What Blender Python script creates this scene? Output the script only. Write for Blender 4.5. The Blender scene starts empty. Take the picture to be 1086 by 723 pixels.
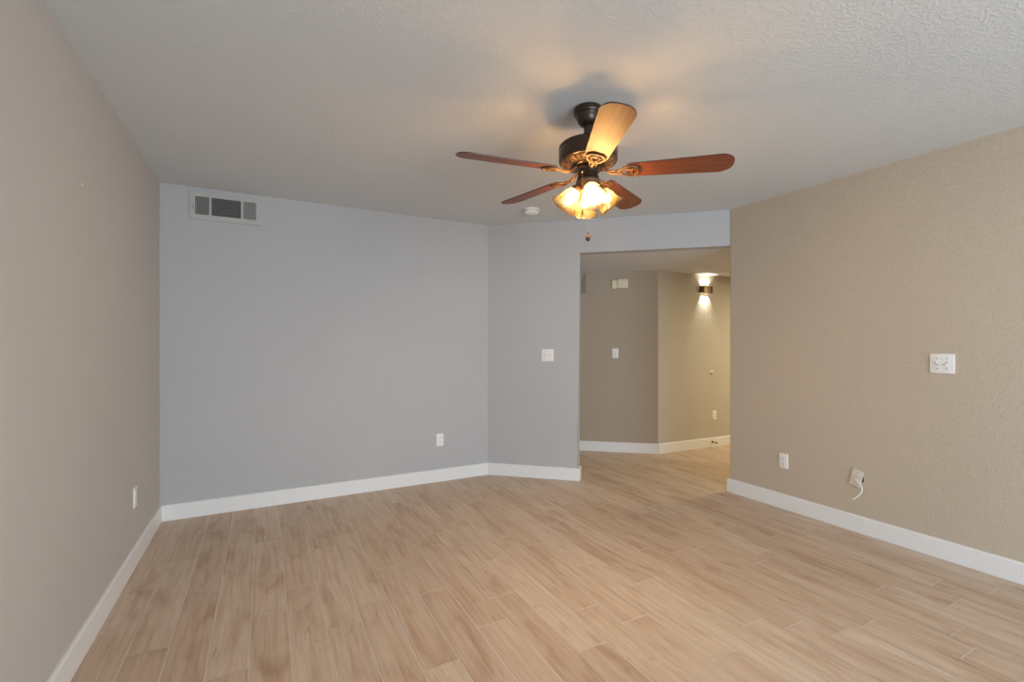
import bpy, bmesh, math, random
from mathutils import Vector, Matrix
PI = math.pi
R = math.radians
random.seed(7)
scn = bpy.context.scene
C = scn.collection

# ------------------------------------------------------------------ dimensions (metres, room axes)
UL, UR = -0.6603, 3.5691          # left and right wall planes
VB = 4.1626                       # back wall plane
VR = -2.70                        # rear wall plane, behind the camera
UB = 1.9447                       # back wall / angled wall corner
UC, VC = 2.6123, 3.5588           # free end of the angled wall (opening starts)
VD = 2.6929                       # far end of the right wall
H, HOP = 2.44, 2.13               # ceiling, opening / hallway ceiling
ANG = math.atan2(VD - VB, UR - UB)
HF = (4.0605, 4.0075)             # protruding corner of the hallway
AE, AG = R(-39.73), R(-2.36)      # directions of the two hallway walls
BBH, BBT = 0.114, 0.015           # baseboard

# ------------------------------------------------------------------ camera
cam = bpy.data.cameras.new('camera')
co = bpy.data.objects.new('camera', cam)
C.objects.link(co)
co.location = (0, 0, 1.2763)
co.rotation_euler = (PI / 2, 0, -R(28.0074))
cam.sensor_width = 36
cam.lens = 495.56 / 1086 * 36
cam.shift_y = 3.34 / 1086
cam.clip_start = 0.02
scn.camera = co

# ------------------------------------------------------------------ exposure, world, daylight
vs = scn.view_settings
scn.display_settings.display_device = 'sRGB'
vs.view_transform = 'Standard'
vs.look = 'None'
vs.exposure = -0.36
vs.gamma = 1.0
vs.use_curve_mapping = False
scn.cycles.use_denoising = True
scn.cycles.max_bounces = 12
scn.cycles.diffuse_bounces = 8
scn.cycles.transmission_bounces = 8
scn.cycles.transparent_max_bounces = 12
scn.cycles.sample_clamp_indirect = 6.0

w = bpy.data.worlds.new('sky')
scn.world = w
w.use_nodes = True
w.node_tree.nodes['Background'].inputs[0].default_value = (0.62, 0.78, 1.0, 1)
w.node_tree.nodes['Background'].inputs[1].default_value = 0.6


def area(name, loc, rot, sx, sy, power, col, spread=180):
    l = bpy.data.lights.new(name, 'AREA')
    l.shape = 'RECTANGLE'
    l.size, l.size_y = sx, sy
    l.energy = power
    l.color = col
    l.spread = R(spread)
    o = bpy.data.objects.new(name, l)
    C.objects.link(o)
    o.location = loc
    o.rotation_euler = rot
    return o


# daylight entering the glazed opening of the rear wall (behind the camera)
area('daylight_rear', (1.5, VR - 0.08, 1.12), (R(80), 0, 0), 3.2, 2.0, 240, (0.71, 0.87, 1.0))
# daylight from the far left end of the hallway, ceiling lamp light further along it to the right
area('daylight_hallway', (1.75, 5.35, 1.3), (R(90), 0, R(-118)), 0.9, 1.6, 7, (0.80, 0.90, 1.0))
area('hallway_lamp_light', (5.6, 2.6, 2.11), (0, 0, 0), 0.5, 0.5, 56, (1.0, 0.86, 0.55))

# ------------------------------------------------------------------ materials


def new_mat(name):
    m = bpy.data.materials.new(name)
    m.use_nodes = True
    nt = m.node_tree
    return m, nt, nt.nodes['Principled BSDF']


def N(nt, t, **kw):
    n = nt.nodes.new(t)
    for k, v in kw.items():
        setattr(n, k, v)
    return n


def simple(name, col, rough=0.5, metal=0.0, coat=0.0, noise=0.0, scale=30, bump=0.0):
    m, nt, b = new_mat(name)
    b.inputs['Base Color'].default_value = (*col, 1)
    b.inputs['Roughness'].default_value = rough
    b.inputs['Metallic'].default_value = metal
    b.inputs['Coat Weight'].default_value = coat
    tc = N(nt, 'ShaderNodeTexCoord')
    nz = N(nt, 'ShaderNodeTexNoise')
    nz.inputs['Scale'].default_value = scale
    nz.inputs['Detail'].default_value = 4
    nt.links.new(tc.outputs['Object'], nz.inputs['Vector'])
    mx = N(nt, 'ShaderNodeMixRGB', blend_type='MIX')
    mx.inputs[1].default_value = (*[c * (1 - noise) for c in col], 1)
    mx.inputs[2].default_value = (*[min(1, c * (1 + noise)) for c in col], 1)
    nt.links.new(nz.outputs['Fac'], mx.inputs[0])
    nt.links.new(mx.outputs[0], b.inputs['Base Color'])
    if bump:
        bp = N(nt, 'ShaderNodeBump')
        bp.inputs['Strength'].default_value = bump
        bp.inputs['Distance'].default_value = 0.002
        nt.links.new(nz.outputs['Fac'], bp.inputs['Height'])
        nt.links.new(bp.outputs[0], b.inputs['Normal'])
    return m


def plaster(name, col, bump, scale, dist, rough=0.75, thresh=False):
    """painted plasterboard with an orange-peel / knockdown texture"""
    m, nt, b = new_mat(name)
    b.inputs['Roughness'].default_value = rough
    b.inputs['Specular IOR Level'].default_value = 0.3
    tc = N(nt, 'ShaderNodeTexCoord')
    nz = N(nt, 'ShaderNodeTexNoise')
    nz.inputs['Scale'].default_value = scale
    nz.inputs['Detail'].default_value = 3
    nz.inputs['Roughness'].default_value = 0.55
    nt.links.new(tc.outputs['Object'], nz.inputs['Vector'])
    src = nz.outputs['Fac']
    if thresh:
        rp = N(nt, 'ShaderNodeValToRGB')
        rp.color_ramp.elements[0].position = 0.42
        rp.color_ramp.elements[1].position = 0.62
        nt.links.new(src, rp.inputs[0])
        src = rp.outputs[0]
    bp = N(nt, 'ShaderNodeBump')
    bp.inputs['Strength'].default_value = bump
    bp.inputs['Distance'].default_value = dist
    nt.links.new(src, bp.inputs['Height'])
    nt.links.new(bp.outputs[0], b.inputs['Normal'])
    # very faint roller mottling of the paint itself
    n2 = N(nt, 'ShaderNodeTexNoise')
    n2.inputs['Scale'].default_value = 2.2
    n2.inputs['Detail'].default_value = 5
    nt.links.new(tc.outputs['Object'], n2.inputs['Vector'])
    mx = N(nt, 'ShaderNodeMixRGB')
    mx.inputs[1].default_value = (*[c * 0.975 for c in col], 1)
    mx.inputs[2].default_value = (*[c * 1.025 for c in col], 1)
    nt.links.new(n2.outputs['Fac'], mx.inputs[0])
    nt.links.new(mx.outputs[0], b.inputs['Base Color'])
    return m


M = {}
M['paint'] = plaster('greige_wall_paint', (0.560, 0.482, 0.390), 0.26, 80, 0.004, thresh=True)
M['paint_hall_shaded'] = plaster('shaded_greige_hall_paint', (0.420, 0.352, 0.275), 0.3, 75, 0.004)  # same hall paint as the other wall, darkened for its dimmer light
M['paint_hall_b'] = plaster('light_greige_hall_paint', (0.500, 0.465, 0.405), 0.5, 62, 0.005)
M['paint_left'] = plaster('cool_lit_greige_paint', (0.520, 0.490, 0.465), 0.35, 75, 0.004)  # right wall's paint, the cooler light cast here put into the colour
M['paint_back'] = plaster('daylight_tinted_wall_paint', (0.465, 0.463, 0.470), 0.25, 75, 0.004)  # same wall paint, with the blue daylight on these walls in its colour
M['ceiling'] = plaster('white_ceiling_paint', (0.64, 0.66, 0.675), 0.30, 85, 0.004, 0.85, True)
M['trim'] = simple('white_trim_paint', (0.79, 0.79, 0.79), 0.4, noise=0.01, scale=12)
M['plastic'] = simple('white_plastic', (0.82, 0.81, 0.80), 0.35, noise=0.01)
M['almond'] = simple('greyed_plastic', (0.66, 0.62, 0.55), 0.4, noise=0.03)
M['cream'] = simple('cream_plastic', (0.74, 0.66, 0.46), 0.45, noise=0.02)
M['slot'] = simple('dark_slot', (0.03, 0.028, 0.026), 0.6, noise=0.1)
M['screw'] = simple('screw_metal', (0.42, 0.40, 0.38), 0.4, 0.7, noise=0.05)
M['vent'] = simple('vent_enamel', (0.455, 0.447, 0.43), 0.5, noise=0.02)
M['louver'] = simple('louver_enamel', (0.25, 0.245, 0.23), 0.5, noise=0.05)
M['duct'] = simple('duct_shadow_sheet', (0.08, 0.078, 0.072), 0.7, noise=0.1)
M['bronze'] = simple('oiled_bronze', (0.045, 0.027, 0.018), 0.32, 0.55, 0.2, noise=0.25, scale=40)
M['antique'] = simple('antique_bronze', (0.13, 0.075, 0.040), 0.55, 0.4, noise=0.15, scale=60)
M['chain'] = simple('brass_chain', (0.75, 0.62, 0.40), 0.3, 0.9, noise=0.1)
M['ball'] = simple('dark_wood_knob', (0.06, 0.028, 0.015), 0.3, noise=0.3, scale=80)
M['cable'] = simple('white_cable_jacket', (0.84, 0.83, 0.80), 0.4, noise=0.01)
M['sconce'] = simple('bronze_sconce_metal', (0.16, 0.11, 0.055), 0.35, 0.8, noise=0.15, scale=50)
M['rubber'] = simple('dark_rubber', (0.06, 0.055, 0.05), 0.6, noise=0.1)


def emit(name, col, strength):
    m, nt, b = new_mat(name)
    b.inputs['Base Color'].default_value = (0.9, 0.9, 0.9, 1)
    b.inputs['Emission Color'].default_value = (*col, 1)
    b.inputs['Emission Strength'].default_value = strength
    return m


M['bulb'] = emit('lit_bulb', (1.0, 0.72, 0.44), 1250)
M['led'] = emit('lit_led_lens', (1.0, 0.86, 0.62), 25)


def shade_glass():
    m = bpy.data.materials.new('frosted_amber_glass')
    m.use_nodes = True
    nt = m.node_tree
    nt.nodes.clear()
    out = N(nt, 'ShaderNodeOutputMaterial')
    tr = N(nt, 'ShaderNodeBsdfTranslucent')
    tr.inputs[0].default_value = (0.072, 0.056, 0.0245, 1)
    df = N(nt, 'ShaderNodeBsdfDiffuse')
    df.inputs[0].default_value = (0.056, 0.044, 0.019, 1)
    tp = N(nt, 'ShaderNodeBsdfTransparent')
    tp.inputs[0].default_value = (1.0, 0.86, 0.62, 1)
    gl = N(nt, 'ShaderNodeBsdfGlossy')
    gl.inputs['Roughness'].default_value = 0.3
    m1 = N(nt, 'ShaderNodeMixShader')
    m1.inputs[0].default_value = 0.35
    nt.links.new(tr.outputs[0], m1.inputs[1])
    nt.links.new(df.outputs[0], m1.inputs[2])
    # ribbed frosting lets a little more light straight through
    tc = N(nt, 'ShaderNodeTexCoord')
    nz = N(nt, 'ShaderNodeTexNoise')
    nz.inputs['Scale'].default_value = 90
    nt.links.new(tc.outputs['Object'], nz.inputs['Vector'])
    mr = N(nt, 'ShaderNodeMapRange')
    mr.inputs[3].default_value = 0.39
    mr.inputs[4].default_value = 0.43
    nt.links.new(nz.outputs['Fac'], mr.inputs[0])
    m2 = N(nt, 'ShaderNodeMixShader')
    nt.links.new(mr.outputs[0], m2.inputs[0])
    nt.links.new(m1.outputs[0], m2.inputs[1])
    nt.links.new(tp.outputs[0], m2.inputs[2])
    m3 = N(nt, 'ShaderNodeMixShader')
    m3.inputs[0].default_value = 0.05
    nt.links.new(m2.outputs[0], m3.inputs[1])
    nt.links.new(gl.outputs[0], m3.inputs[2])
    nt.links.new(m3.outputs[0], out.inputs[0])
    return m


M['shade'] = shade_glass()


def cherry():
    m, nt, b = new_mat('cherry_veneer')
    tc = N(nt, 'ShaderNodeTexCoord')
    mp = N(nt, 'ShaderNodeMapping')
    mp.inputs['Scale'].default_value = (2.5, 45, 20)
    nt.links.new(tc.outputs['Object'], mp.inputs['Vector'])
    nz = N(nt, 'ShaderNodeTexNoise')
    nz.inputs['Scale'].default_value = 2.0
    nz.inputs['Detail'].default_value = 6
    nz.inputs['Distortion'].default_value = 0.6
    nt.links.new(mp.outputs[0], nz.inputs['Vector'])
    rp = N(nt, 'ShaderNodeValToRGB')
    rp.color_ramp.elements[0].position = 0.3
    rp.color_ramp.elements[0].color = (0.115, 0.027, 0.010, 1)
    rp.color_ramp.elements[1].position = 0.75
    rp.color_ramp.elements[1].color = (0.235, 0.062, 0.020, 1)
    nt.links.new(nz.outputs['Fac'], rp.inputs[0])
    nt.links.new(rp.outputs[0], b.inputs['Base Color'])
    b.inputs['Roughness'].default_value = 0.5
    b.inputs['Coat Weight'].default_value = 0.3
    b.inputs['Coat Roughness'].default_value = 0.52
    return m


M['cherry'] = cherry()
M['edge'] = simple('blade_edge_stain', (0.05, 0.02, 0.01), 0.4, noise=0.2)


def plank_mat():
    m, nt, b = new_mat('wood_look_plank_tile')
    L = nt.links.new
    at = N(nt, 'ShaderNodeAttribute', attribute_name='plank')
    sp = N(nt, 'ShaderNodeSeparateColor')
    L(at.outputs['Color'], sp.inputs[0])
    tc = N(nt, 'ShaderNodeTexCoord')
    of = N(nt, 'ShaderNodeVectorMath', operation='MULTIPLY_ADD')
    of.inputs[1].default_value = (37, 53, 11)
    L(at.outputs['Color'], of.inputs[0])
    L(tc.outputs['Object'], of.inputs[2])

    def noise(scale, sc, det, dist=0.0, rough=0.5):
        mp = N(nt, 'ShaderNodeMapping')
        mp.inputs['Scale'].default_value = sc
        L(of.outputs[0], mp.inputs['Vector'])
        nz = N(nt, 'ShaderNodeTexNoise')
        nz.inputs['Scale'].default_value = scale
        nz.inputs['Detail'].default_value = det
        nz.inputs['Distortion'].default_value = dist
        nz.inputs['Roughness'].default_value = rough
        L(mp.outputs[0], nz.inputs['Vector'])
        return nz.outputs['Fac']
    grain = noise(1.0, (48, 2.2, 1), 6, 0.5, 0.6)
    fine = noise(1.0, (190, 5.5, 1), 3, 0.2)
    blot = noise(1.0, (9, 2.6, 1), 3, 0.8)
    # base tone of each plank
    tone = N(nt, 'ShaderNodeMixRGB')
    tone.inputs[1].default_value = (0.550, 0.415, 0.308, 1)
    tone.inputs[2].default_value = (0.615, 0.492, 0.380, 1)
    L(sp.outputs[0], tone.inputs[0])

    def layer(fac, lo, hi, col, amount, prev):
        mr = N(nt, 'ShaderNodeMapRange')
        mr.inputs[1].default_value = lo
        mr.inputs[2].default_value = hi
        mr.inputs[3].default_value = 0
        mr.inputs[4].default_value = amount
        L(fac, mr.inputs[0])
        mx = N(nt, 'ShaderNodeMixRGB', blend_type='MULTIPLY')
        mx.inputs[2].default_value = (*col, 1)
        L(mr.outputs[0], mx.inputs[0])
        L(prev, mx.inputs[1])
        return mx.outputs[0]
    c = layer(grain, 0.40, 0.70, (0.78, 0.69, 0.60), 0.85, tone.outputs[0])
    c = layer(fine, 0.45, 0.75, (0.86, 0.82, 0.78), 0.6, c)
    c = layer(blot, 0.50, 0.74, (0.72, 0.60, 0.52), 0.75, c)
    knot = noise(1.0, (17, 5, 1), 3, 1.2)
    c = layer(knot, 0.64, 0.80, (0.68, 0.55, 0.46), 0.75, c)
    L(c, b.inputs['Base Color'])
    b.inputs['Roughness'].default_value = 0.42
    b.inputs['Specular IOR Level'].default_value = 0.4
    bp = N(nt, 'ShaderNodeBump')
    bp.inputs['Strength'].default_value = 0.08
    bp.inputs['Distance'].default_value = 0.001
    L(grain, bp.inputs['Height'])
    L(bp.outputs[0], b.inputs['Normal'])
    return m


M['plank'] = plank_mat()
M['taupe'] = simple('dark_taupe', (0.26, 0.235, 0.20), 0.7, noise=0.03)
M['grout'] = simple('pale_grout', (0.70, 0.64, 0.57), 0.8, noise=0.05, scale=60)

# ------------------------------------------------------------------ mesh helpers


def link(name, bm, mats, parent=None, loc=None, rot=None, smooth=False, angle=40):
    bmesh.ops.recalc_face_normals(bm, faces=bm.faces)
    me = bpy.data.meshes.new(name)
    bm.to_mesh(me)
    bm.free()
    for m in (mats if isinstance(mats, (list, tuple)) else [mats]):
        me.materials.append(m)
    if smooth:
        for p in me.polygons:
            p.use_smooth = True
        me.set_sharp_from_angle(angle=R(angle))
    o = bpy.data.objects.new(name, me)
    C.objects.link(o)
    if parent:
        o.parent = parent
    if loc is not None:
        o.location = loc
    if rot is not None:
        o.rotation_euler = rot
    return o


def thing(name, label, cat, loc, rotz=0.0, group=None):
    o = bpy.data.objects.new(name, None)
    o.empty_display_size = 0.05
    C.objects.link(o)
    o.location = loc
    o.rotation_euler = (0, 0, rotz)
    tag(o, label, cat, group)
    return o


def tag(o, label, cat, group=None):
    o['label'] = label
    o['category'] = cat
    if group:
        o['group'] = group
    return o


def struct(o, label=None, cat=None):
    o['kind'] = 'structure'
    if label:
        o['label'] = label
    if cat:
        o['category'] = cat
    return o


def box(bm, x0, x1, y0, y1, z0, z1, bev=0.0, seg=2, mat=0, mx=None):
    """an axis-aligned (optionally bevelled, optionally transformed) box added to bm"""
    t = bmesh.new()
    vs_ = [t.verts.new((x, y, z)) for z in (z0, z1) for y in (y0, y1) for x in (x0, x1)]
    for f in ((0, 2, 3, 1), (4, 5, 7, 6), (0, 1, 5, 4), (2, 6, 7, 3), (0, 4, 6, 2), (1, 3, 7, 5)):
        t.faces.new([vs_[i] for i in f])
    if bev:
        bmesh.ops.bevel(t, geom=t.edges[:], offset=bev, segments=seg, profile=0.5, affect='EDGES')
    merge(bm, t, mat, mx)


def merge(bm, t, mat=0, mx=None):
    if mx is not None:
        bmesh.ops.transform(t, matrix=mx, verts=t.verts)
    bmesh.ops.recalc_face_normals(t, faces=t.faces)
    mp = {}
    for v in t.verts:
        mp[v] = bm.verts.new(v.co)
    for f in t.faces:
        nf = bm.faces.new([mp[v] for v in f.verts])
        nf.material_index = mat
    t.free()


def prism(bm, pts, z0, z1, mat=0):
    n = len(pts)
    a = [bm.verts.new((p[0], p[1], z0)) for p in pts]
    b = [bm.verts.new((p[0], p[1], z1)) for p in pts]
    bm.faces.new(a).material_index = mat
    bm.faces.new(b[::-1]).material_index = mat
    for i in range(n):
        j = (i + 1) % n
        bm.faces.new((a[i], b[i], b[j], a[j])).material_index = mat


def lathe(bm, prof, seg=32, mx=None, mat=0, close_ends=True):
    """revolve (r, z) points about Z"""
    t = bmesh.new()
    rings = []
    for r, z in prof:
        if r < 1e-6:
            rings.append([t.verts.new((0, 0, z))])
        else:
            rings.append([t.verts.new((r * math.cos(2 * PI * i / seg), r * math.sin(2 * PI * i / seg), z)) for i in range(seg)])
    for A, B in zip(rings, rings[1:]):
        if len(A) == 1 and len(B) == 1:
            continue
        for i in range(seg):
            j = (i + 1) % seg
            if len(A) == 1:
                t.faces.new((A[0], B[j], B[i]))
            elif len(B) == 1:
                t.faces.new((A[i], A[j], B[0]))
            else:
                t.faces.new((A[i], A[j], B[j], B[i]))
    if close_ends:
        for ring in (rings[0], rings[-1]):
            if len(ring) > 2:
                t.faces.new(ring)
    merge(bm, t, mat, mx)


def tube(bm, pts, rad, seg=8, closed=False, mat=0, mx=None, flat=1.0):
    """sweep a round (or flattened) section along points; rad a number or a list"""
    t = bmesh.new()
    P = [Vector(p) for p in pts]
    n = len(P)
    rings = []
    up = Vector((0, 0, 1))
    for i in range(n):
        a = P[(i - 1) % n] if (closed or i > 0) else P[i]
        b = P[(i + 1) % n] if (closed or i < n - 1) else P[i]
        d = (b - a).normalized()
        s = d.cross(up)
        if s.length < 1e-3:
            s = d.cross(Vector((1, 0, 0)))
        s.normalize()
        u = s.cross(d).normalized()
        r = rad[i] if isinstance(rad, (list, tuple)) else rad
        rings.append([t.verts.new(P[i] + s * (r * math.cos(2 * PI * k / seg)) + u * (r * flat * math.sin(2 * PI * k / seg))) for k in range(seg)])
    for i in range(n if closed else n - 1):
        A, B = rings[i], rings[(i + 1) % n]
        for k in range(seg):
            l = (k + 1) % seg
            t.faces.new((A[k], A[l], B[l], B[k]))
    if not closed:
        t.faces.new(rings[0][::-1])
        t.faces.new(rings[-1])
    merge(bm, t, mat, mx)


def cyl(bm, r, p0, p1, seg=16, mat=0, r2=None):
    p0, p1 = Vector(p0), Vector(p1)
    d = p1 - p0
    mx = Matrix.Translation(p0) @ d.to_track_quat('Z', 'Y').to_matrix().to_4x4()
    lathe(bm, [(r, 0), (r if r2 is None else r2, d.length)], seg, mx, mat)


def sphere(bm, r, c=(0, 0, 0), seg=16, mat=0, sz=1.0):
    n = seg // 2
    lathe(bm, [(r * math.sin(PI * i / n), -r * sz * math.cos(PI * i / n)) for i in range(n + 1)], seg, Matrix.Translation(Vector(c)), mat)


# ================================================================== STRUCTURE
# ---- floor: grout bed with every plank laid in it (planks run along the left wall)
ROWS = {  # left edge of a plank row -> where one of its end joints lies (plank length 0.914)
    -0.35: 2.85, -0.20: 2.11, -0.05: 2.49, 0.10: 2.70, 0.25: 2.235, 0.40: 2.365, 0.55: 1.775, 0.70: 2.327,
    0.85: 1.927, 1.00: 2.12, 1.15: 1.58, 1.30: 1.83, 1.45: 1.65, 1.60: 1.283, 1.75: 0.974, 2.05: 1.275,
    2.35: 1.122, 2.65: 0.903, 3.10: 1.14}
bm = bmesh.new()
col = bm.loops.layers.float_color.new('plank')
F0, F1, G0, G1 = UL - 0.1, 7.1, VR - 0.3, 6.55
a = [bm.verts.new(p) for p in ((F0, G0, -0.0012), (F1, G0, -0.0012), (F1, G1, -0.0012), (F0, G1, -0.0012))]
b = [bm.verts.new(p) for p in ((F0, G0, -0.08), (F1, G0, -0.08), (F1, G1, -0.08), (F0, G1, -0.08))]
for f in ((a[0], a[1], a[2], a[3]), (b[3], b[2], b[1], b[0]), (a[0], b[0], b[1], a[1]), (a[1], b[1], b[2], a[2]), (a[2], b[2], b[3], a[3]), (a[3], b[3], b[0], a[0])):
    bm.faces.new(f).material_index = 1
PL, PW, GAP = 0.914, 0.15, 0.0019
k = -7
while True:
    u0 = 0.10 + k * PW
    k += 1
    if u0 > F1:
        break
    key = min(ROWS, key=lambda q: abs(q - u0))
    j0 = ROWS[key] if abs(key - u0) < 0.02 else random.uniform(0, PL)
    v = j0 - math.ceil((j0 - G0) / PL) * PL
    while v < G1:
        x0, x1 = max(F0, u0 + GAP), min(F1, u0 + PW - GAP)
        y0, y1 = max(G0, v + GAP), min(G1, v + PL - GAP)
        v += PL
        if x1 <= x0 or y1 <= y0:
            continue
        cc = (random.random(), random.random(), random.random(), 1)
        top = [bm.verts.new((x, y, 0)) for x, y in ((x0, y0), (x1, y0), (x1, y1), (x0, y1))]
        f = bm.faces.new(top)
        f.material_index = 0
        for lp in f.loops:
            lp[col] = cc
me_floor = link('floor', bm, [M['plank'], M['grout']])
struct(me_floor)

# ---- ceilings
bm = bmesh.new()
prism(bm, [(UL - 0.14, VR - 0.14), (UR + 0.12, VR - 0.14), (UR + 0.12, VB + 0.12), (UL - 0.14, VB + 0.12)], H, H + 0.08)
struct(link('ceiling', bm, M['ceiling']))
WT = 0.115
dA = Vector((math.cos(ANG), math.sin(ANG)))
nA = Vector((-dA.y, dA.x))                      # points away from the room
LBD = (Vector((UR, VD)) - Vector((UB, VB))).length
LBC = (Vector((UC, VC)) - Vector((UB, VB))).length - 0.014
pB = Vector((UB, VB)) + nA * WT
pD = pB + dA * (LBD + 0.13)
pX = pB - dA * 0.3
bm = bmesh.new()
prism(bm, [(pX.x, pX.y), (pD.x, pD.y), (pD.x, 0.4), (7.2, 0.4), (7.2, 6.6), (1.2, 6.6), (1.2, pX.y)], HOP, HOP + 0.08)
struct(link('ceiling_hallway', bm, M['ceiling']))

# ---- walls
bm = bmesh.new()
box(bm, UL - 0.12, UL, VR - 0.12, VB + 0.12, -0.002, H)
struct(link('wall_left', bm, M['paint_left']))
bm = bmesh.new()
prism(bm, [(UL, VB), (UB, VB), (pB.x, pB.y), (pB.x - 0.02, VB + 0.12), (UL, VB + 0.12)], -0.002, H)
struct(link('wall_back', bm, M['paint_back']))

# angled wall with the hallway opening, built upright in its own plane (x along, z up, y into the wall)
bm = bmesh.new()
pts = [(0, -0.002), (LBC, -0.002), (LBC, HOP), (LBD + 0.03, HOP), (LBD + 0.03, H), (0, H)]
fr = [bm.verts.new((x, 0, z)) for x, z in pts]
bk = [bm.verts.new((x + (0.0 if x > 0 else 0.0), WT, z)) for x, z in pts]
bm.faces.new(fr)
bm.faces.new(bk[::-1])
for i in range(len(pts)):
    j = (i + 1) % len(pts)
    bm.faces.new((fr[i], bk[i], bk[j], fr[j]))
bm.edges.ensure_lookup_table()
sel = []
for e in bm.edges:
    p, q = e.verts[0].co, e.verts[1].co
    if abs(p.y - q.y) < 1e-6 and abs(p.x - LBC) < 1e-6 and abs(q.x - LBC) < 1e-6:
        sel.append(e)
bmesh.ops.bevel(bm, geom=sel, offset=0.016, segments=5, profile=0.5, affect='EDGES')
struct(link('wall_angled', bm, M['paint_back'], loc=(UB, VB, 0), rot=(0, 0, ANG), smooth=True, angle=25))

bm = bmesh.new()
box(bm, UR, UR + 0.12, VR - 0.12, VD, -0.002, H)
sel = [e for e in bm.edges if all(abs(v.co.y - VD) < 1e-6 for v in e.verts) and abs(e.verts[0].co.x - e.verts[1].co.x) < 1e-6]
bmesh.ops.bevel(bm, geom=sel, offset=0.016, segments=5, profile=0.5, affect='EDGES')
struct(link('wall_right', bm, M['paint'], smooth=True, angle=25))

# rear wall (behind the camera) with the glazed opening that lights the room
bm = bmesh.new()
W0, W1, WZ0, WZ1 = -0.15, 3.15, 0.08, 2.15
for x0, x1, z0, z1 in ((UL, W0, -0.002, H), (W1, UR, -0.002, H), (W0, W1, WZ1, H), (W0, W1, -0.002, WZ0)):
    box(bm, x0, x1, VR - 0.12, VR, z0, z1)
struct(link('wall_rear', bm, M['paint']))
bm = bmesh.new()
for x0, x1, z0, z1 in ((W0, W0 + 0.05, WZ0, WZ1), (W1 - 0.05, W1, WZ0, WZ1), (1.475, 1.525, WZ0 + .05, WZ1 - .05), (W0 + .05, W1 - .05, WZ1 - 0.05, WZ1), (W0 + .05, W1 - .05, WZ0, WZ0 + 0.05)):
    box(bm, x0, x1, VR - 0.06, VR - 0.02, z0, z1)
struct(link('window_1', bm, M['trim']))

# hallway walls
ce, se = math.cos(AE), math.sin(AE)
cg, sg = math.cos(AG), math.sin(AG)


def hall_e(s, off=0.0):
    """point on the left hallway wall: s metres left of the protruding corner, off metres out of it"""
    return (HF[0] - ce * s + se * off, HF[1] - se * s - ce * off)


def hall_g(s, off=0.0):
    return (HF[0] + cg * s + sg * off, HF[1] + sg * s - cg * off)


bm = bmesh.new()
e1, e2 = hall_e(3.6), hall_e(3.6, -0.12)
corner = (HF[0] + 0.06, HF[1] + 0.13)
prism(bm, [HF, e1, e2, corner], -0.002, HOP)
struct(link('wall_hallway_left', bm, M['paint_hall_shaded']))
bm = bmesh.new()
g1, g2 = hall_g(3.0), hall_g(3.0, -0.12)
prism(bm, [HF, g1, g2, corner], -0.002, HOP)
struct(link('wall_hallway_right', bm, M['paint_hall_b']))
bm = bmesh.new()
box(bm, 6.9, 7.02, 0.5, g1[1] - 0.01, -0.002, HOP)
box(bm, UR + 0.12, 6.9, 0.5, 0.62, -0.002, HOP)
struct(link('wall_hallway_end', bm, M['paint']))
bm = bmesh.new()
box(bm, 1.25, 1.37, VB + 0.12, 6.3, -0.002, HOP)
struct(link('wall_hallway_far', bm, M['paint']))


# ---- baseboards: a prism following the wall line with a softened top edge
def baseboard(name, line, outward, label=None):
    """line: points on the wall face; outward: side sign (room on the right when -1)"""
    P = [Vector(p) for p in line]

    def offset(d):
        out = []
        for i, p in enumerate(P):
            ns = []
            if i > 0:
                t = (p - P[i - 1]).normalized()
                ns.append(Vector((-t.y, t.x)) * outward)
            if i < len(P) - 1:
                t = (P[i + 1] - p).normalized()
                ns.append(Vector((-t.y, t.x)) * outward)
            if len(ns) == 2:
                m = (ns[0] + ns[1]).normalized()
                out.append(p + m * (d / m.dot(ns[0])))
            else:
                out.append(p + ns[0] * d)
        return out
    prof = [(0.0, 0.0), (BBT, 0.0), (BBT, BBH - 0.006), (BBT - 0.003, BBH - 0.0015), (BBT - 0.007, BBH), (0.0, BBH)]
    bm = bmesh.new()
    cols = [offset(d) for d, z in prof]
    rings = []
    for i in range(len(P)):
        rings.append([bm.verts.new((cols[k][i].x, cols[k][i].y, prof[k][1])) for k in range(len(prof))])
    for A, B in zip(rings, rings[1:]):
        for k in range(len(prof)):
            l = (k + 1) % len(prof)
            bm.faces.new((A[k], A[l], B[l], B[k]))
    bm.faces.new(rings[0])
    bm.faces.new(rings[-1][::-1])
    return struct(link(name, bm, M['trim']))


T = BBT
baseboard('baseboard_left', [(UL, VR), (UL, VB)], -1)
kB = math.tan((-ANG) / 2) * 0
baseboard('baseboard_back', [(UL + T, VB), (UB - T * math.tan(-ANG / 2) * -1 * 0, VB)], -1)
pBv = Vector((UB, VB))
pCv = pBv + dA * LBC
pCb = pCv + nA * WT
pst = pBv + dA * 0.0
baseboard('baseboard_angled', [pst, pCv, pCb], -1)
baseboard('baseboard_right', [(UR + 0.12, VD), (UR, VD), (UR, VR)], -1)
baseboard('baseboard_hallway_left', [hall_e(3.5), hall_e(0.0)], -1)
baseboard('baseboard_hallway_right', [HF, hall_g(2.9)], -1)

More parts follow.
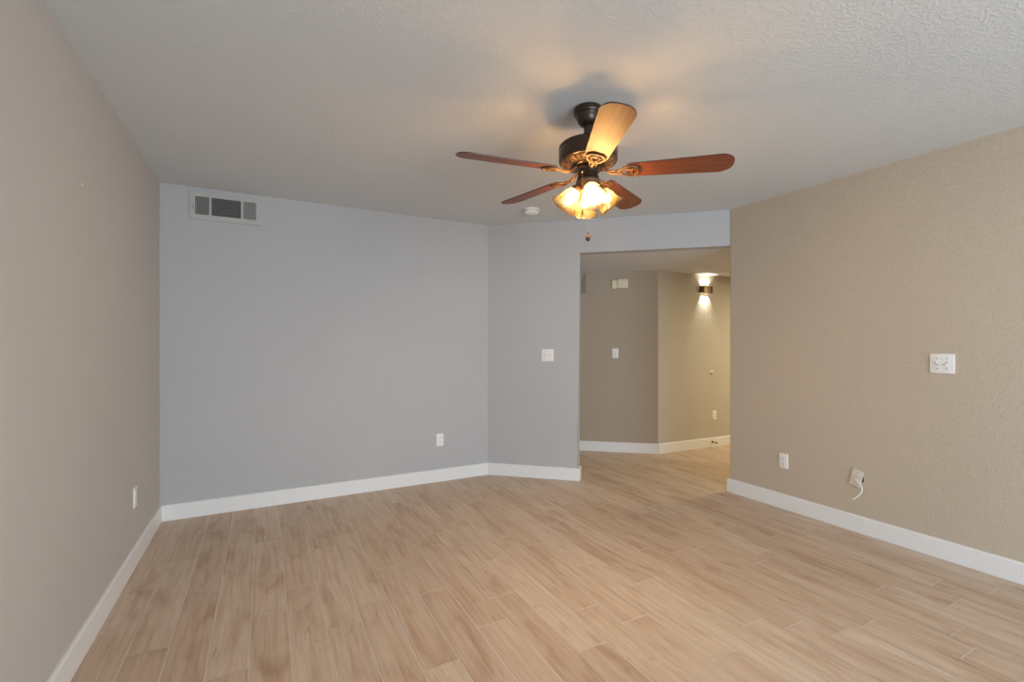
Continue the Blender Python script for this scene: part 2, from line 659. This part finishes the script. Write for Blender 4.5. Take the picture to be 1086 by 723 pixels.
# rounded-top strip on the hallway wall, an unidentified dark shape past the left jamb
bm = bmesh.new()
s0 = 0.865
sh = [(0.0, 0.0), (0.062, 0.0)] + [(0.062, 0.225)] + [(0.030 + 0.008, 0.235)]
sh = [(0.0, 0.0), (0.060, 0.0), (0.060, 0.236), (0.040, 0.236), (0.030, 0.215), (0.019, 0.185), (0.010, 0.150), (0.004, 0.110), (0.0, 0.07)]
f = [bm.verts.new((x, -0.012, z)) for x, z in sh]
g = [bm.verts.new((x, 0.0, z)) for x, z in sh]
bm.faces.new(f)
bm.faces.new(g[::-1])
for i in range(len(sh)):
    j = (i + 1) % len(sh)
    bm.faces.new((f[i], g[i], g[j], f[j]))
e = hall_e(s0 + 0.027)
struct(link('hallway_strip', bm, M['taupe'], loc=(e[0], e[1], 1.886), rot=(0, 0, AE)))

# ================================================================== WALL FITTINGS
# local frame of every fitting: x to the right along the wall, y into the wall, z up, origin on the wall face
ROT_BACK, ROT_RIGHT, ROT_LEFT, ROT_ANG = 0.0, -PI / 2, PI / 2, ANG


def plate_bm(wd, hg, th=0.006):
    bm = bmesh.new()
    t = bmesh.new()
    box(t, -wd / 2, wd / 2, -th, 0.0, -hg / 2, hg / 2)
    sel = [e for e in t.edges if all(abs(v.co.y + th) < 1e-6 for v in e.verts)]
    bmesh.ops.bevel(t, geom=sel, offset=0.0035, segments=3, profile=0.5, affect='EDGES')
    merge(bm, t)
    return bm


def screw(parent, x, z, y=-0.006, r=0.0032, mat='plastic'):
    bm = bmesh.new()
    cyl(bm, r, (x, y + 0.001, z), (x, y - 0.0012, z), 12)
    box(bm, x - r * .8, x + r * .8, y - 0.0014, y - 0.001, z - 0.0005, z + 0.0005, mat=1)
    return link('screw', bm, [M[mat], M['slot']], parent, smooth=True)


def outlet(loc, rot, label):
    t = thing('wall_outlet', label, 'outlet', loc, rot, 'white duplex wall outlets')
    link('cover_plate', plate_bm(0.070, 0.115), M['plastic'], t, smooth=True, angle=30)
    for s in (-1, 1):
        bm = bmesh.new()
        prof = []
        for i in range(24):
            an = 2 * PI * i / 24
            x = max(-0.0165, min(0.0165, 0.0175 * math.cos(an) * 1.15))
            z = max(-0.0145, min(0.0145, 0.0175 * math.sin(an) * 1.0))
            prof.append((x, z))
        tb = bmesh.new()
        A = [tb.verts.new((x, -0.0055, z)) for x, z in prof]
        B = [tb.verts.new((x * .97, -0.0085, z * .97)) for x, z in prof]
        tb.faces.new(B)
        for i in range(24):
            j = (i + 1) % 24
            tb.faces.new((A[i], A[j], B[j], B[i]))
        merge(bm, tb, 0, Matrix.Translation((0, 0, s * 0.0195)))
        for dx, hh in ((-0.0063, 0.0045), (0.0063, 0.0037)):
            box(bm, dx - 0.0012, dx + 0.0012, -0.0089, -0.0080, s * 0.0195 + 0.003 - hh, s * 0.0195 + 0.003 + hh, mat=1)
        lathe(bm, [(0.0, 0), (0.0024, 0), (0.0024, 0.0008), (0.0, 0.0008)], 10, Matrix.Translation((0, -0.0082, s * 0.0195 - 0.0085)) @ Matrix.Rotation(PI / 2, 4, 'X'), 1)
        link('receptacle', bm, [M['plastic'], M['slot']], t)
    screw(t, 0, 0)
    return t


outlet((UL, 3.425, 0.388), ROT_LEFT, 'white wall outlet low on the left wall near the corner')
outlet((1.452, VB, 0.386), ROT_BACK, 'white wall outlet low on the grey back wall')
outlet((UR, 2.214, 0.371), ROT_RIGHT, 'white wall outlet low on the right wall near the hallway opening')
p = hall_g(0.915)
outlet((p[0], p[1], 0.390), AG, 'white wall outlet in the hallway below the lit wall sconce')


def toggle(parent, x, up, z=0.0):
    bm = bmesh.new()
    # collar, then the slanted lever
    for s in (-1, 1):
        box(bm, x - 0.0052, x + 0.0052, -0.0070, -0.0055, z + s * 0.0105 - 0.0020, z + s * 0.0105 + 0.0020, 0.0004, 1)
    a_ = R(28) * (1 if up else -1)
    mx = Matrix.Translation((x, -0.005, z)) @ Matrix.Rotation(-a_, 4, 'X')
    box(bm, -0.0042, 0.0042, -0.0175, 0.0, -0.0052, 0.0052, 0.0012, 2, 0, mx)
    box(bm, x - 0.0050, x + 0.0050, -0.0064, -0.0055, z - 0.0085, z + 0.0085, mat=1)
    return link('toggle', bm, [M['plastic'], M['louver']], parent, smooth=True, angle=30)


def switch(loc, rot, gangs, label, smat='plastic'):
    n = len(gangs)
    t = thing('light_switch', label, 'light switch', loc, rot, 'white toggle switches')
    link('cover_plate', plate_bm(0.070 + 0.046 * (n - 1), 0.115), M['plastic'], t, smooth=True, angle=30)
    for i, up in enumerate(gangs):
        x = (i - (n - 1) / 2) * 0.046
        toggle(t, x, up)
        for s in (-1, 1):
            screw(t, x, s * 0.030, mat=smat)
    return t


q = pBv + dA * 0.595
switch((q.x, q.y, 1.172), ROT_ANG, (False, True), 'white double toggle switch on the angled wall left of the hallway opening')
switch((UR, 1.254, 1.161), ROT_RIGHT, (True, False), 'white double toggle switch on the tan right wall above the hanging cable', 'screw')
p = hall_e(0.487)
switch((p[0], p[1], 1.168), AE, (True,), 'white single toggle switch on the hallway wall below the cream chime box')

# tilted cable plate with its open box showing, and the loose cable
t = thing('cable_plate', 'greyish cable wall plate hanging tilted over a dark hole on right wall', 'wall plate', (UR, 1.708, 0.366), ROT_RIGHT)
pl = plate_bm(0.070, 0.115)
bmesh.ops.transform(pl, matrix=Matrix.Translation((0, -0.004, 0)) @ Matrix.Rotation(R(13), 4, 'Y'), verts=pl.verts)
cp = link('cover_plate', pl, M['almond'], t, smooth=True, angle=30)
bm = bmesh.new()
mxr = Matrix.Rotation(R(13), 4, 'Y')
c0 = mxr @ Vector((0, -0.010, 0))
cyl(bm, 0.0075, c0, c0 + Vector((0, -0.004, 0)), 6)
cyl(bm, 0.0046, c0, c0 + Vector((0, -0.012, 0)), 14)
link('cable_jack', bm, M['screw'], t, smooth=True)
for s in (-1, 1):
    v = mxr @ Vector((0, 0, s * 0.042))
    screw(t, v.x, v.z, -0.010, 0.0034, 'screw')
bm = bmesh.new()
box(bm, 0.012, 0.043, -0.0015, 0.010, -0.022, 0.016, 0.002, 1)
link('wall_box', bm, M['slot'], t)['label'] = 'dark open wall box behind the plate'

t = thing('coaxial_cable', 'white cable end dangling from the tilted wall plate', 'cable', (UR, 1.708, 0.366), ROT_RIGHT)


def bez(ps, n=10):
    """Catmull-Rom through points"""
    P = [Vector(p) for p in ps]
    P = [P[0] * 2 - P[1]] + P + [P[-1] * 2 - P[-2]]
    out = []
    for i in range(1, len(P) - 2):
        for k in range(n):
            x = k / n
            a_, b_, c_, d_ = P[i - 1:i + 3]
            out.append(0.5 * ((2 * b_) + (-a_ + c_) * x + (2 * a_ - 5 * b_ + 4 * c_ - d_) * x * x + (-a_ + 3 * b_ - 3 * c_ + d_) * x ** 3))
    out.append(P[-2])
    return out


bm = bmesh.new()
tube(bm, bez([(0.0, -0.0225, 0.0), (0.012, -0.029, -0.010), (0.034, -0.034, -0.026), (0.049, -0.038, -0.050), (0.048, -0.043, -0.080), (0.032, -0.050, -0.108), (0.006, -0.058, -0.136)], 8), 0.0036, 10)
link('jacket', bm, M['cable'], t, smooth=True)
bm = bmesh.new()
cyl(bm, 0.0012, (0.006, -0.058, -0.136), (-0.004, -0.061, -0.145), 8)
link('copper_core', bm, M['chain'], t, smooth=True)

# ---- ceiling-height supply vent on the back wall
t = thing('air_vent', 'off white metal air supply register high on the back wall', 'air vent', (-0.248, VB, 2.307), 0)
VW, VH = 0.462, 0.203
# openings: x0, x1 relative to the centre
ops = ((-0.198, -0.109), (-0.096, 0.095), (0.111, 0.197))
Z0, Z1 = -0.067, 0.067
bm = bmesh.new()
xs = [-VW / 2] + [v for o in ops for v in o] + [VW / 2]
for i in range(0, len(xs), 2):
    box(bm, xs[i], xs[i + 1], -0.012, -0.002, Z0, Z1)
box(bm, -VW / 2, VW / 2, -0.012, -0.002, Z1, VH / 2)
box(bm, -VW / 2, VW / 2, -0.012, -0.002, -VH / 2, Z0)
# thin turned edge all round
for x0, x1, z0, z1 in ((-VW / 2 - .004, -VW / 2, -VH / 2 - .004, VH / 2 + .004), (VW / 2, VW / 2 + .004, -VH / 2 - .004, VH / 2 + .004), (-VW / 2, VW / 2, VH / 2, VH / 2 + .004), (-VW / 2, VW / 2, -VH / 2 - .004, -VH / 2)):
    box(bm, x0, x1, -0.009, 0, z0, z1)
bmesh.ops.remove_doubles(bm, verts=bm.verts, dist=1e-5)
link('frame', bm, M['vent'], t)
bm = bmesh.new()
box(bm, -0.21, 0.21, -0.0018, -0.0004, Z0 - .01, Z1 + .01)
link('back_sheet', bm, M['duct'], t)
for n, (x0, x1) in enumerate(ops):
    bm = bmesh.new()
    if n == 1:
        for i in range(8):
            z = Z0 + (i + .5) * (Z1 - Z0) / 8
            box(bm, x0, x1, -0.006, 0.005, -0.0008, 0.0008, 0, 1, 0, Matrix.Translation((0, -0.004, z)) @ Matrix.Rotation(R(35), 4, 'X'))
    else:
        cnt = 8
        for i in range(cnt):
            x = x0 + (i + .5) * (x1 - x0) / cnt
            a_ = R(30 if n == 0 else -30)
            box(bm, -0.0010, 0.0010, -0.005, 0.004, Z0, Z1, 0, 1, 0, Matrix.Translation((x, -0.005, 0)) @ Matrix.Rotation(a_, 4, 'Z'))
        if n == 2:
            for i in range(7):
                z = Z0 + (i + .5) * (Z1 - Z0) / 7
                box(bm, x0, x1, -0.0034, -0.0022, z - 0.0012, z + 0.0012)
    link('louver', bm, M['vent'] if n != 1 else M['louver'], t)
bm = bmesh.new()
box(bm, -0.2105, -0.2055, -0.024, -0.011, -0.022, -0.008, 0.001, 1)
sphere(bm, 0.0045, (-0.208, -0.025, -0.012), 10)
sphere(bm, 0.0030, (-0.208, -0.013, -0.030), 8)
link('damper_lever', bm, M['screw'], t, smooth=True)
for s in (-1, 1):
    screw(t, s * 0.219, 0.0, -0.012, 0.0035, 'vent')

# ---- smoke detector
t = thing('smoke_detector', 'round white smoke detector on the ceiling behind the fan', 'smoke detector', (2.045, 3.49, H), 0)
bm = bmesh.new()
lathe(bm, [(0.0, 0), (0.073, 0), (0.073, -0.008), (0.070, -0.010)], 36)
link('mounting_plate', bm, M['plastic'], t, smooth=True)
bm = bmesh.new()
lathe(bm, [(0.066, -0.010), (0.066, -0.022), (0.060, -0.033), (0.045, -0.040), (0.020, -0.043), (0.0, -0.0435)], 36)
link('housing', bm, M['plastic'], t, smooth=True)
bm = bmesh.new()
for i in range(18):
    a_ = 2 * PI * i / 18
    box(bm, 0.0655, 0.0672, -0.006, 0.006, -0.021, -0.013, 0, 1, 0, Matrix.Rotation(a_, 4, 'Z'))
link('vent_slots', bm, M['louver'], t)
bm = bmesh.new()
lathe(bm, [(0.0, -0.0425), (0.011, -0.0425), (0.010, -0.0465), (0.0, -0.047)], 16, Matrix.Translation((0.018, -0.012, 0)))
link('test_button', bm, M['almond'], t, smooth=True)

# ---- hallway: chime box, sconce, bumper, doorstop
p = hall_e(0.435)
t = thing('door_chime', 'cream door chime box high on the hallway wall', 'door chime', (p[0], p[1], 1.987), AE)
bm = bmesh.new()
box(bm, -0.093, -0.030, -0.034, 0, -0.056, 0.044, 0.004, 2)
box(bm, -0.030, 0.093, -0.046, 0, -0.052, 0.054, 0.004, 2)
link('cover', bm, M['cream'], t, smooth=True, angle=30)
bm = bmesh.new()
for i in range(5):
    box(bm, -0.010 + i * 0.018, -0.004 + i * 0.018, -0.0468, -0.0455, -0.035, 0.035)
link('sound_slots', bm, M['almond'], t)

p = hall_g(0.745)
t = thing('wall_sconce', 'small bronze wall sconce shining up and down in the hallway', 'wall light', (p[0], p[1], 1.945), AG)
bm = bmesh.new()
SW, SD, SH = 0.092, 0.062, 0.039
# hollow curved front shell
out = []
for i in range(17):
    x = -SW + 2 * SW * i / 16
    y = -SD + 0.016 * (x / SW) ** 4
    out.append((x, y))
out = [(-SW, -0.006)] + out + [(SW, -0.006)]
ins = [(max(-SW + 0.003, min(SW - 0.003, x)), min(-0.006, y + 0.003)) for x, y in out]
n = len(out)
V = [[bm.verts.new((x, y, z)) for x, y in L_] for L_ in (out, ins) for z in (-SH, SH)]
for i in range(n - 1):
    bm.faces.new((V[0][i], V[0][i + 1], V[1][i + 1], V[1][i]))
    bm.faces.new((V[2][i + 1], V[2][i], V[3][i], V[3][i + 1]))
    bm.faces.new((V[0][i + 1], V[0][i], V[2][i], V[2][i + 1]))
    bm.faces.new((V[1][i], V[1][i + 1], V[3][i + 1], V[3][i]))
bm.faces.new((V[0][0], V[1][0], V[3][0], V[2][0]))
bm.faces.new((V[1][-1], V[0][-1], V[2][-1], V[3][-1]))
link('shell', bm, M['sconce'], t, smooth=True, angle=30)
bm = bmesh.new()
box(bm, -SW + .006, SW - .006, -0.008, 0, -SH + .004, SH - .004, 0.001, 1)
link('back_plate', bm, M['sconce'], t)
bm = bmesh.new()
box(bm, -SW + .008, SW - .008, -SD + .022, -0.010, -0.022, 0.022, 0.001, 1)
link('led_carrier', bm, M['bronze'], t)
for s in (-1, 1):
    for i in range(3):
        x = (i - 1) * 0.047
        bm = bmesh.new()
        lathe(bm, [(0.0, 0.0), (0.012, 0.0), (0.010, 0.005), (0.0, 0.007)], 14, Matrix.Translation((x, -0.026, s * 0.0225)) @ Matrix.Rotation(0 if s > 0 else PI, 4, 'X'))
        link('led_lens', bm, M['led'], t, smooth=True)
        l = bpy.data.lights.new('sconce_beam', 'SPOT')
        l.energy = 6.0 if s < 0 else 1.8
        l.color = (1.0, 0.91, 0.76)
        l.spot_size = R(56 if s < 0 else 84)
        l.spot_blend = 0.15
        l.shadow_soft_size = 0.006
        o = bpy.data.objects.new('sconce_beam', l)
        C.objects.link(o)
        o.parent = t
        o.location = (x, -0.034, s * 0.034)
        o.rotation_euler = (R(9) if s < 0 else PI - R(9), 0, 0)

p = hall_g(0.867)
t = thing('door_bumper', 'small round white door bumper on the hallway wall under the sconce', 'door bumper', (p[0], p[1], 0.926), AG)
bm = bmesh.new()
rx = Matrix.Rotation(PI / 2, 4, 'X')
lathe(bm, [(0.0, 0), (0.020, 0), (0.021, 0.004), (0.017, 0.010)], 20, rx)
link('base_ring', bm, M['plastic'], t, smooth=True)
bm = bmesh.new()
lathe(bm, [(0.016, 0.008), (0.016, 0.018), (0.011, 0.025), (0.0, 0.028)], 20, rx)
link('cushion', bm, M['almond'], t, smooth=True)

p = hall_g(0.862, BBT)
t = thing('door_stop', 'dark metal door stop sticking out of the hallway baseboard', 'door stop', (p[0], p[1], 0.064), AG)
bm = bmesh.new()
lathe(bm, [(0.0, 0), (0.014, 0), (0.014, 0.004), (0.008, 0.010), (0.0055, 0.013), (0.0055, 0.062), (0.0, 0.062)], 16, rx)
link('rod', bm, M['antique'], t, smooth=True)
bm = bmesh.new()
lathe(bm, [(0.0055, 0.060), (0.0095, 0.062), (0.0095, 0.074), (0.006, 0.078), (0.0, 0.078)], 16, rx)
link('rubber_tip', bm, M['rubber'], t, smooth=True)

# ---- picture nail left in the right wall, anchor left in the left wall
bm = bmesh.new()
lathe(bm, [(0.0, -0.004), (0.0015, -0.004), (0.0015, 0.010), (0.0045, 0.011), (0.0045, 0.0125), (0.0, 0.013)], 10, rx)
tag(link('picture_nail', bm, M['screw'], loc=(UR, 1.788, 2.300), rot=(0, 0, ROT_RIGHT), smooth=True), 'tiny dark picture nail left high on the right wall', 'nail')
bm = bmesh.new()
lathe(bm, [(0.0, -0.004), (0.003, -0.004), (0.003, 0.0), (0.006, 0.0005), (0.005, 0.002), (0.0, 0.0025)], 10, rx)
tag(link('wall_anchor', bm, M['plastic'], loc=(UL, 2.533, 1.933), rot=(0, 0, ROT_LEFT), smooth=True), 'tiny white wall anchor left high on the left wall', 'wall anchor')

# ================================================================== CEILING FAN
FU, FV = 1.418, 1.865
fan = thing('ceiling_fan', 'five blade dark bronze ceiling fan with cherry blades and four lit glass shades', 'ceiling fan', (FU, FV, H), 0)
# z below is measured from the ceiling (negative down)
bm = bmesh.new()
lathe(bm, [(0.0, 0), (0.068, 0), (0.070, -0.005), (0.070, -0.026), (0.067, -0.031), (0.060, -0.033), (0.058, -0.038), (0.057, -0.050), (0.050, -0.068), (0.038, -0.082), (0.026, -0.088), (0.0, -0.088)], 48)
link('canopy', bm, M['bronze'], fan, smooth=True)
bm = bmesh.new()
lathe(bm, [(0.0, -0.080), (0.021, -0.080), (0.021, -0.150), (0.026, -0.152), (0.030, -0.166), (0.040, -0.172), (0.0, -0.172)], 32)
link('downrod', bm, M['bronze'], fan, smooth=True)
bm = bmesh.new()
lathe(bm, [(0.0, -0.168), (0.060, -0.169), (0.110, -0.173), (0.136, -0.180), (0.143, -0.188), (0.144, -0.198), (0.142, -0.202), (0.144, -0.206), (0.144, -0.256), (0.142, -0.263), (0.136, -0.266), (0.0, -0.266)], 64)
mh = link('motor_housing', bm, M['bronze'], fan, smooth=True)
# cast and pierced lower bowl
bm = bmesh.new()
lathe(bm, [(0.137, -0.265), (0.135, -0.269), (0.120, -0.276), (0.098, -0.281), (0.080, -0.283), (0.0, -0.283)], 64)
for i in range(30):
    a_ = 2 * PI * i / 30
    mx = Matrix.Rotation(a_, 4, 'Z')
    tube(bm, [(0.130, 0.004, -0.272), (0.118, -0.003, -0.2775), (0.106, 0.004, -0.280), (0.092, -0.002, -0.283)], [0.0035, 0.005, 0.0045, 0.003], 6, mx=mx)
link('vent_plate', bm, M['antique'], fan, smooth=True)
bm = bmesh.new()
lathe(bm, [(0.0, -0.279), (0.084, -0.279), (0.086, -0.283), (0.082, -0.288), (0.066, -0.292), (0.0, -0.292)], 48)
link('flywheel', bm, M['bronze'], fan, smooth=True)
bm = bmesh.new()
lathe(bm, [(0.0, -0.288), (0.058, -0.288), (0.062, -0.293), (0.062, -0.299), (0.053, -0.304), (0.051, -0.310), (0.051, -0.338), (0.054, -0.342), (0.054, -0.348), (0.046, -0.353), (0.0, -0.353)], 48)
sw = link('switch_housing', bm, M['bronze'], fan, smooth=True)
bm = bmesh.new()
lathe(bm, [(0.0, -0.350), (0.044, -0.350), (0.058, -0.356), (0.060, -0.366), (0.054, -0.380), (0.040, -0.394), (0.024, -0.402), (0.012, -0.408), (0.010, -0.416), (0.0, -0.420)], 48)
fit = link('light_fitter', bm, M['antique'], fan, smooth=True)

# blades with irons: local x along the blade
BA = -44.7 + 1.0
BZ = -0.316
PITCH = -R(12)
SAG = (1.2, 0.4, -0.3, 0.0, 0.0)     # hand-hung blades never sit quite level
SWING = (0.6, 0.0, 0.0, 0.0, -1.3)


def blade_outline():
    pts = []
    r0, r1 = 0.185, 0.665
    w0, w1 = 0.054, 0.070
    # root: clipped corners, tip: rounded corners
    pts += [(r0 + 0.012, -w0), (r0, -w0 + 0.016), (r0, w0 - 0.016), (r0 + 0.012, w0)]
    rc = 0.052
    tip = []
    for i in range(11):
        a_ = PI / 2 - (PI / 2) * i / 10
        tip.append((r1 - 0.012 - rc + rc * math.cos(a_), w1 - rc + rc * math.sin(a_)))
    tip += [(r1 - 0.012, (w1 - rc) * q) for q in (0.5, 0.0, -0.5)]
    for i in range(11):
        a_ = -(PI / 2) * i / 10
        tip.append((r1 - 0.012 - rc + rc * math.cos(a_), -w1 + rc + rc * math.sin(a_)))
    pts += [(x + 0.012 * (1 - (y / w1) ** 2), y) for x, y in tip]
    return pts


def blade_mesh():
    bm = bmesh.new()
    o = blade_outline()
    up = [bm.verts.new((x, y, 0.003)) for x, y in o]
    dn = [bm.verts.new((x, y, -0.003)) for x, y in o]
    bm.faces.new(up[::-1])
    bm.faces.new(dn)
    for i in range(len(o)):
        j = (i + 1) % len(o)
        f = bm.faces.new((up[i], up[j], dn[j], dn[i]))
        f.material_index = 1
    bmesh.ops.bevel(bm, geom=[e for e in bm.edges if abs(e.verts[0].co.z - e.verts[1].co.z) < 1e-6], offset=0.0009, segments=1, affect='EDGES')
    return bm


def iron_mesh():
    """cast blade iron: two arms from the hub joining an open shield-shaped loop under the blade root"""
    bm = bmesh.new()
    z = -0.0075
    loop = []
    for i in range(28):
        a_ = 2 * PI * i / 28
        x = 0.196 + 0.046 * math.cos(a_)
        y = 0.040 * math.sin(a_) * (1.0 + 0.28 * math.cos(a_))
        loop.append((x, y, z))
    tube(bm, loop, 0.0062, 8, True, flat=0.75)
    # inner scrolls
    for s in (-1, 1):
        tube(bm, bez([(0.152, s * 0.004, z), (0.172, s * 0.010, z), (0.196, s * 0.020, z), (0.214, s * 0.014, z), (0.208, s * 0.003, z)], 5), 0.0042, 7, flat=0.8)
        sphere(bm, 0.0052, (0.214, s * 0.022, z - 0.002), 10)
    tube(bm, bez([(0.155, 0, z), (0.120, 0, z - 0.004), (0.098, 0, z + 0.006), (0.070, 0, z + 0.028)], 6), [0.0075] * 6 + [0.0085] * 6 + [0.010] * 7, 10, flat=0.7)
    tube(bm, bez([(0.158, 0.016, z), (0.128, 0.015, z), (0.104, 0.008, z + 0.006)], 6), 0.0050, 8, flat=0.8)
    tube(bm, bez([(0.158, -0.016, z), (0.128, -0.015, z), (0.104, -0.008, z + 0.006)], 6), 0.0050, 8, flat=0.8)
    return bm


first = None
for k in range(5):
    a_ = R(BA + 72 * k)
    if first is None:
        bl = link('blade', blade_mesh(), [M['cherry'], M['edge']], fan)
        ir = link('blade_iron', iron_mesh(), M['antique'], bl, smooth=True)
        first = (bl, ir)
    else:
        bl = first[0].copy()
        C.objects.link(bl)
        ir = first[1].copy()
        C.objects.link(ir)
        bl.parent = fan
        ir.parent = bl
    bl.location = (0, 0, BZ)
    bl.rotation_euler = (PITCH, R(SAG[k]), a_ + R(SWING[k]))

# light kit: four arms with cups, bell shades and bulbs
SA = 245
TILT = R(53)                        # axis below the horizontal
firstk = None
for k in range(4):
    a_ = R(SA + 90 * k)
    # local frame: x outwards, origin at the neck; the shade axis is local -Z tilted outwards
    if firstk is None:
        bm = bmesh.new()
        lathe(bm, [(0.0, 0.012), (0.018, 0.010), (0.026, 0.002), (0.0285, -0.010), (0.0285, -0.018), (0.0, -0.018)], 24)
        tube(bm, bez([(-0.030, 0, 0.004), (-0.014, 0, 0.012), (0.0, 0, 0.008)], 5), 0.009, 10)
        cup = link('shade_holder', bm, M['antique'], fan, smooth=True)
        bm = bmesh.new()
        prof = [(0.0255, -0.012), (0.030, -0.017), (0.0365, -0.026), (0.042, -0.038), (0.0455, -0.052), (0.048, -0.066), (0.0515, -0.080), (0.058, -0.094), (0.0675, -0.106), (0.0715, -0.110)]
        lathe(bm, prof + [(r - 0.0022, z + 0.0003) for r, z in prof[::-1]], 40, close_ends=False)
        sh_ = link('glass_shade', bm, M['shade'], cup, smooth=True, angle=80)
        bm = bmesh.new()
        lathe(bm, [(0.0, -0.016), (0.012, -0.018), (0.013, -0.030), (0.019, -0.044), (0.0225, -0.056), (0.021, -0.066), (0.014, -0.075), (0.0, -0.079)], 24)
        bu = link('bulb', bm, M['bulb'], cup, smooth=True)
        firstk = (cup, sh_, bu)
    else:
        cup = firstk[0].copy()
        C.objects.link(cup)
        cup.parent = fan
        for ch in firstk[1:]:
            c2 = ch.copy()
            C.objects.link(c2)
            c2.parent = cup
    cup.location = (0.054 * math.cos(a_), 0.054 * math.sin(a_), -0.396)
    # tilt -Z towards the outward direction
    cup.rotation_euler = (0, -(PI / 2 - TILT), a_)

# two pull chains
pc = fan


def bead_chain(x, y, z0, z1, step=0.0042, r=0.0014):
    bm = bmesh.new()
    cyl(bm, r * 0.45, (x, y, z0), (x, y, z1), 6)
    z = z0
    while z > z1:
        sphere(bm, r, (x, y, z), 6)
        z -= step
    return bm


bm = bead_chain(0.0, 0.0, -0.418, -0.616)
ch = link('pull_chain', bm, M['chain'], fan, smooth=True)
bm = bmesh.new()
lathe(bm, [(0.0, -0.609), (0.003, -0.611), (0.004, -0.622), (0.009, -0.628), (0.0125, -0.638), (0.011, -0.648), (0.006, -0.654), (0.0, -0.655)], 18)
link('pull_knob', bm, M['ball'], ch, smooth=True)
px, py = -0.057, -0.030
bm = bead_chain(px, py, -0.330, -0.512)
tube(bm, [(px * .70, py * .70, -0.326), (px * .92, py * .92, -0.326), (px, py, -0.333)], 0.003, 8)
ch = link('pull_chain', bm, M['chain'], fan, smooth=True)
bm = bmesh.new()
lathe(bm, [(0.0, -0.508), (0.003, -0.510), (0.0045, -0.520), (0.0045, -0.532), (0.0, -0.536)], 12, Matrix.Translation((px, py, 0)))
link('pull_knob', bm, M['ball'], ch, smooth=True)
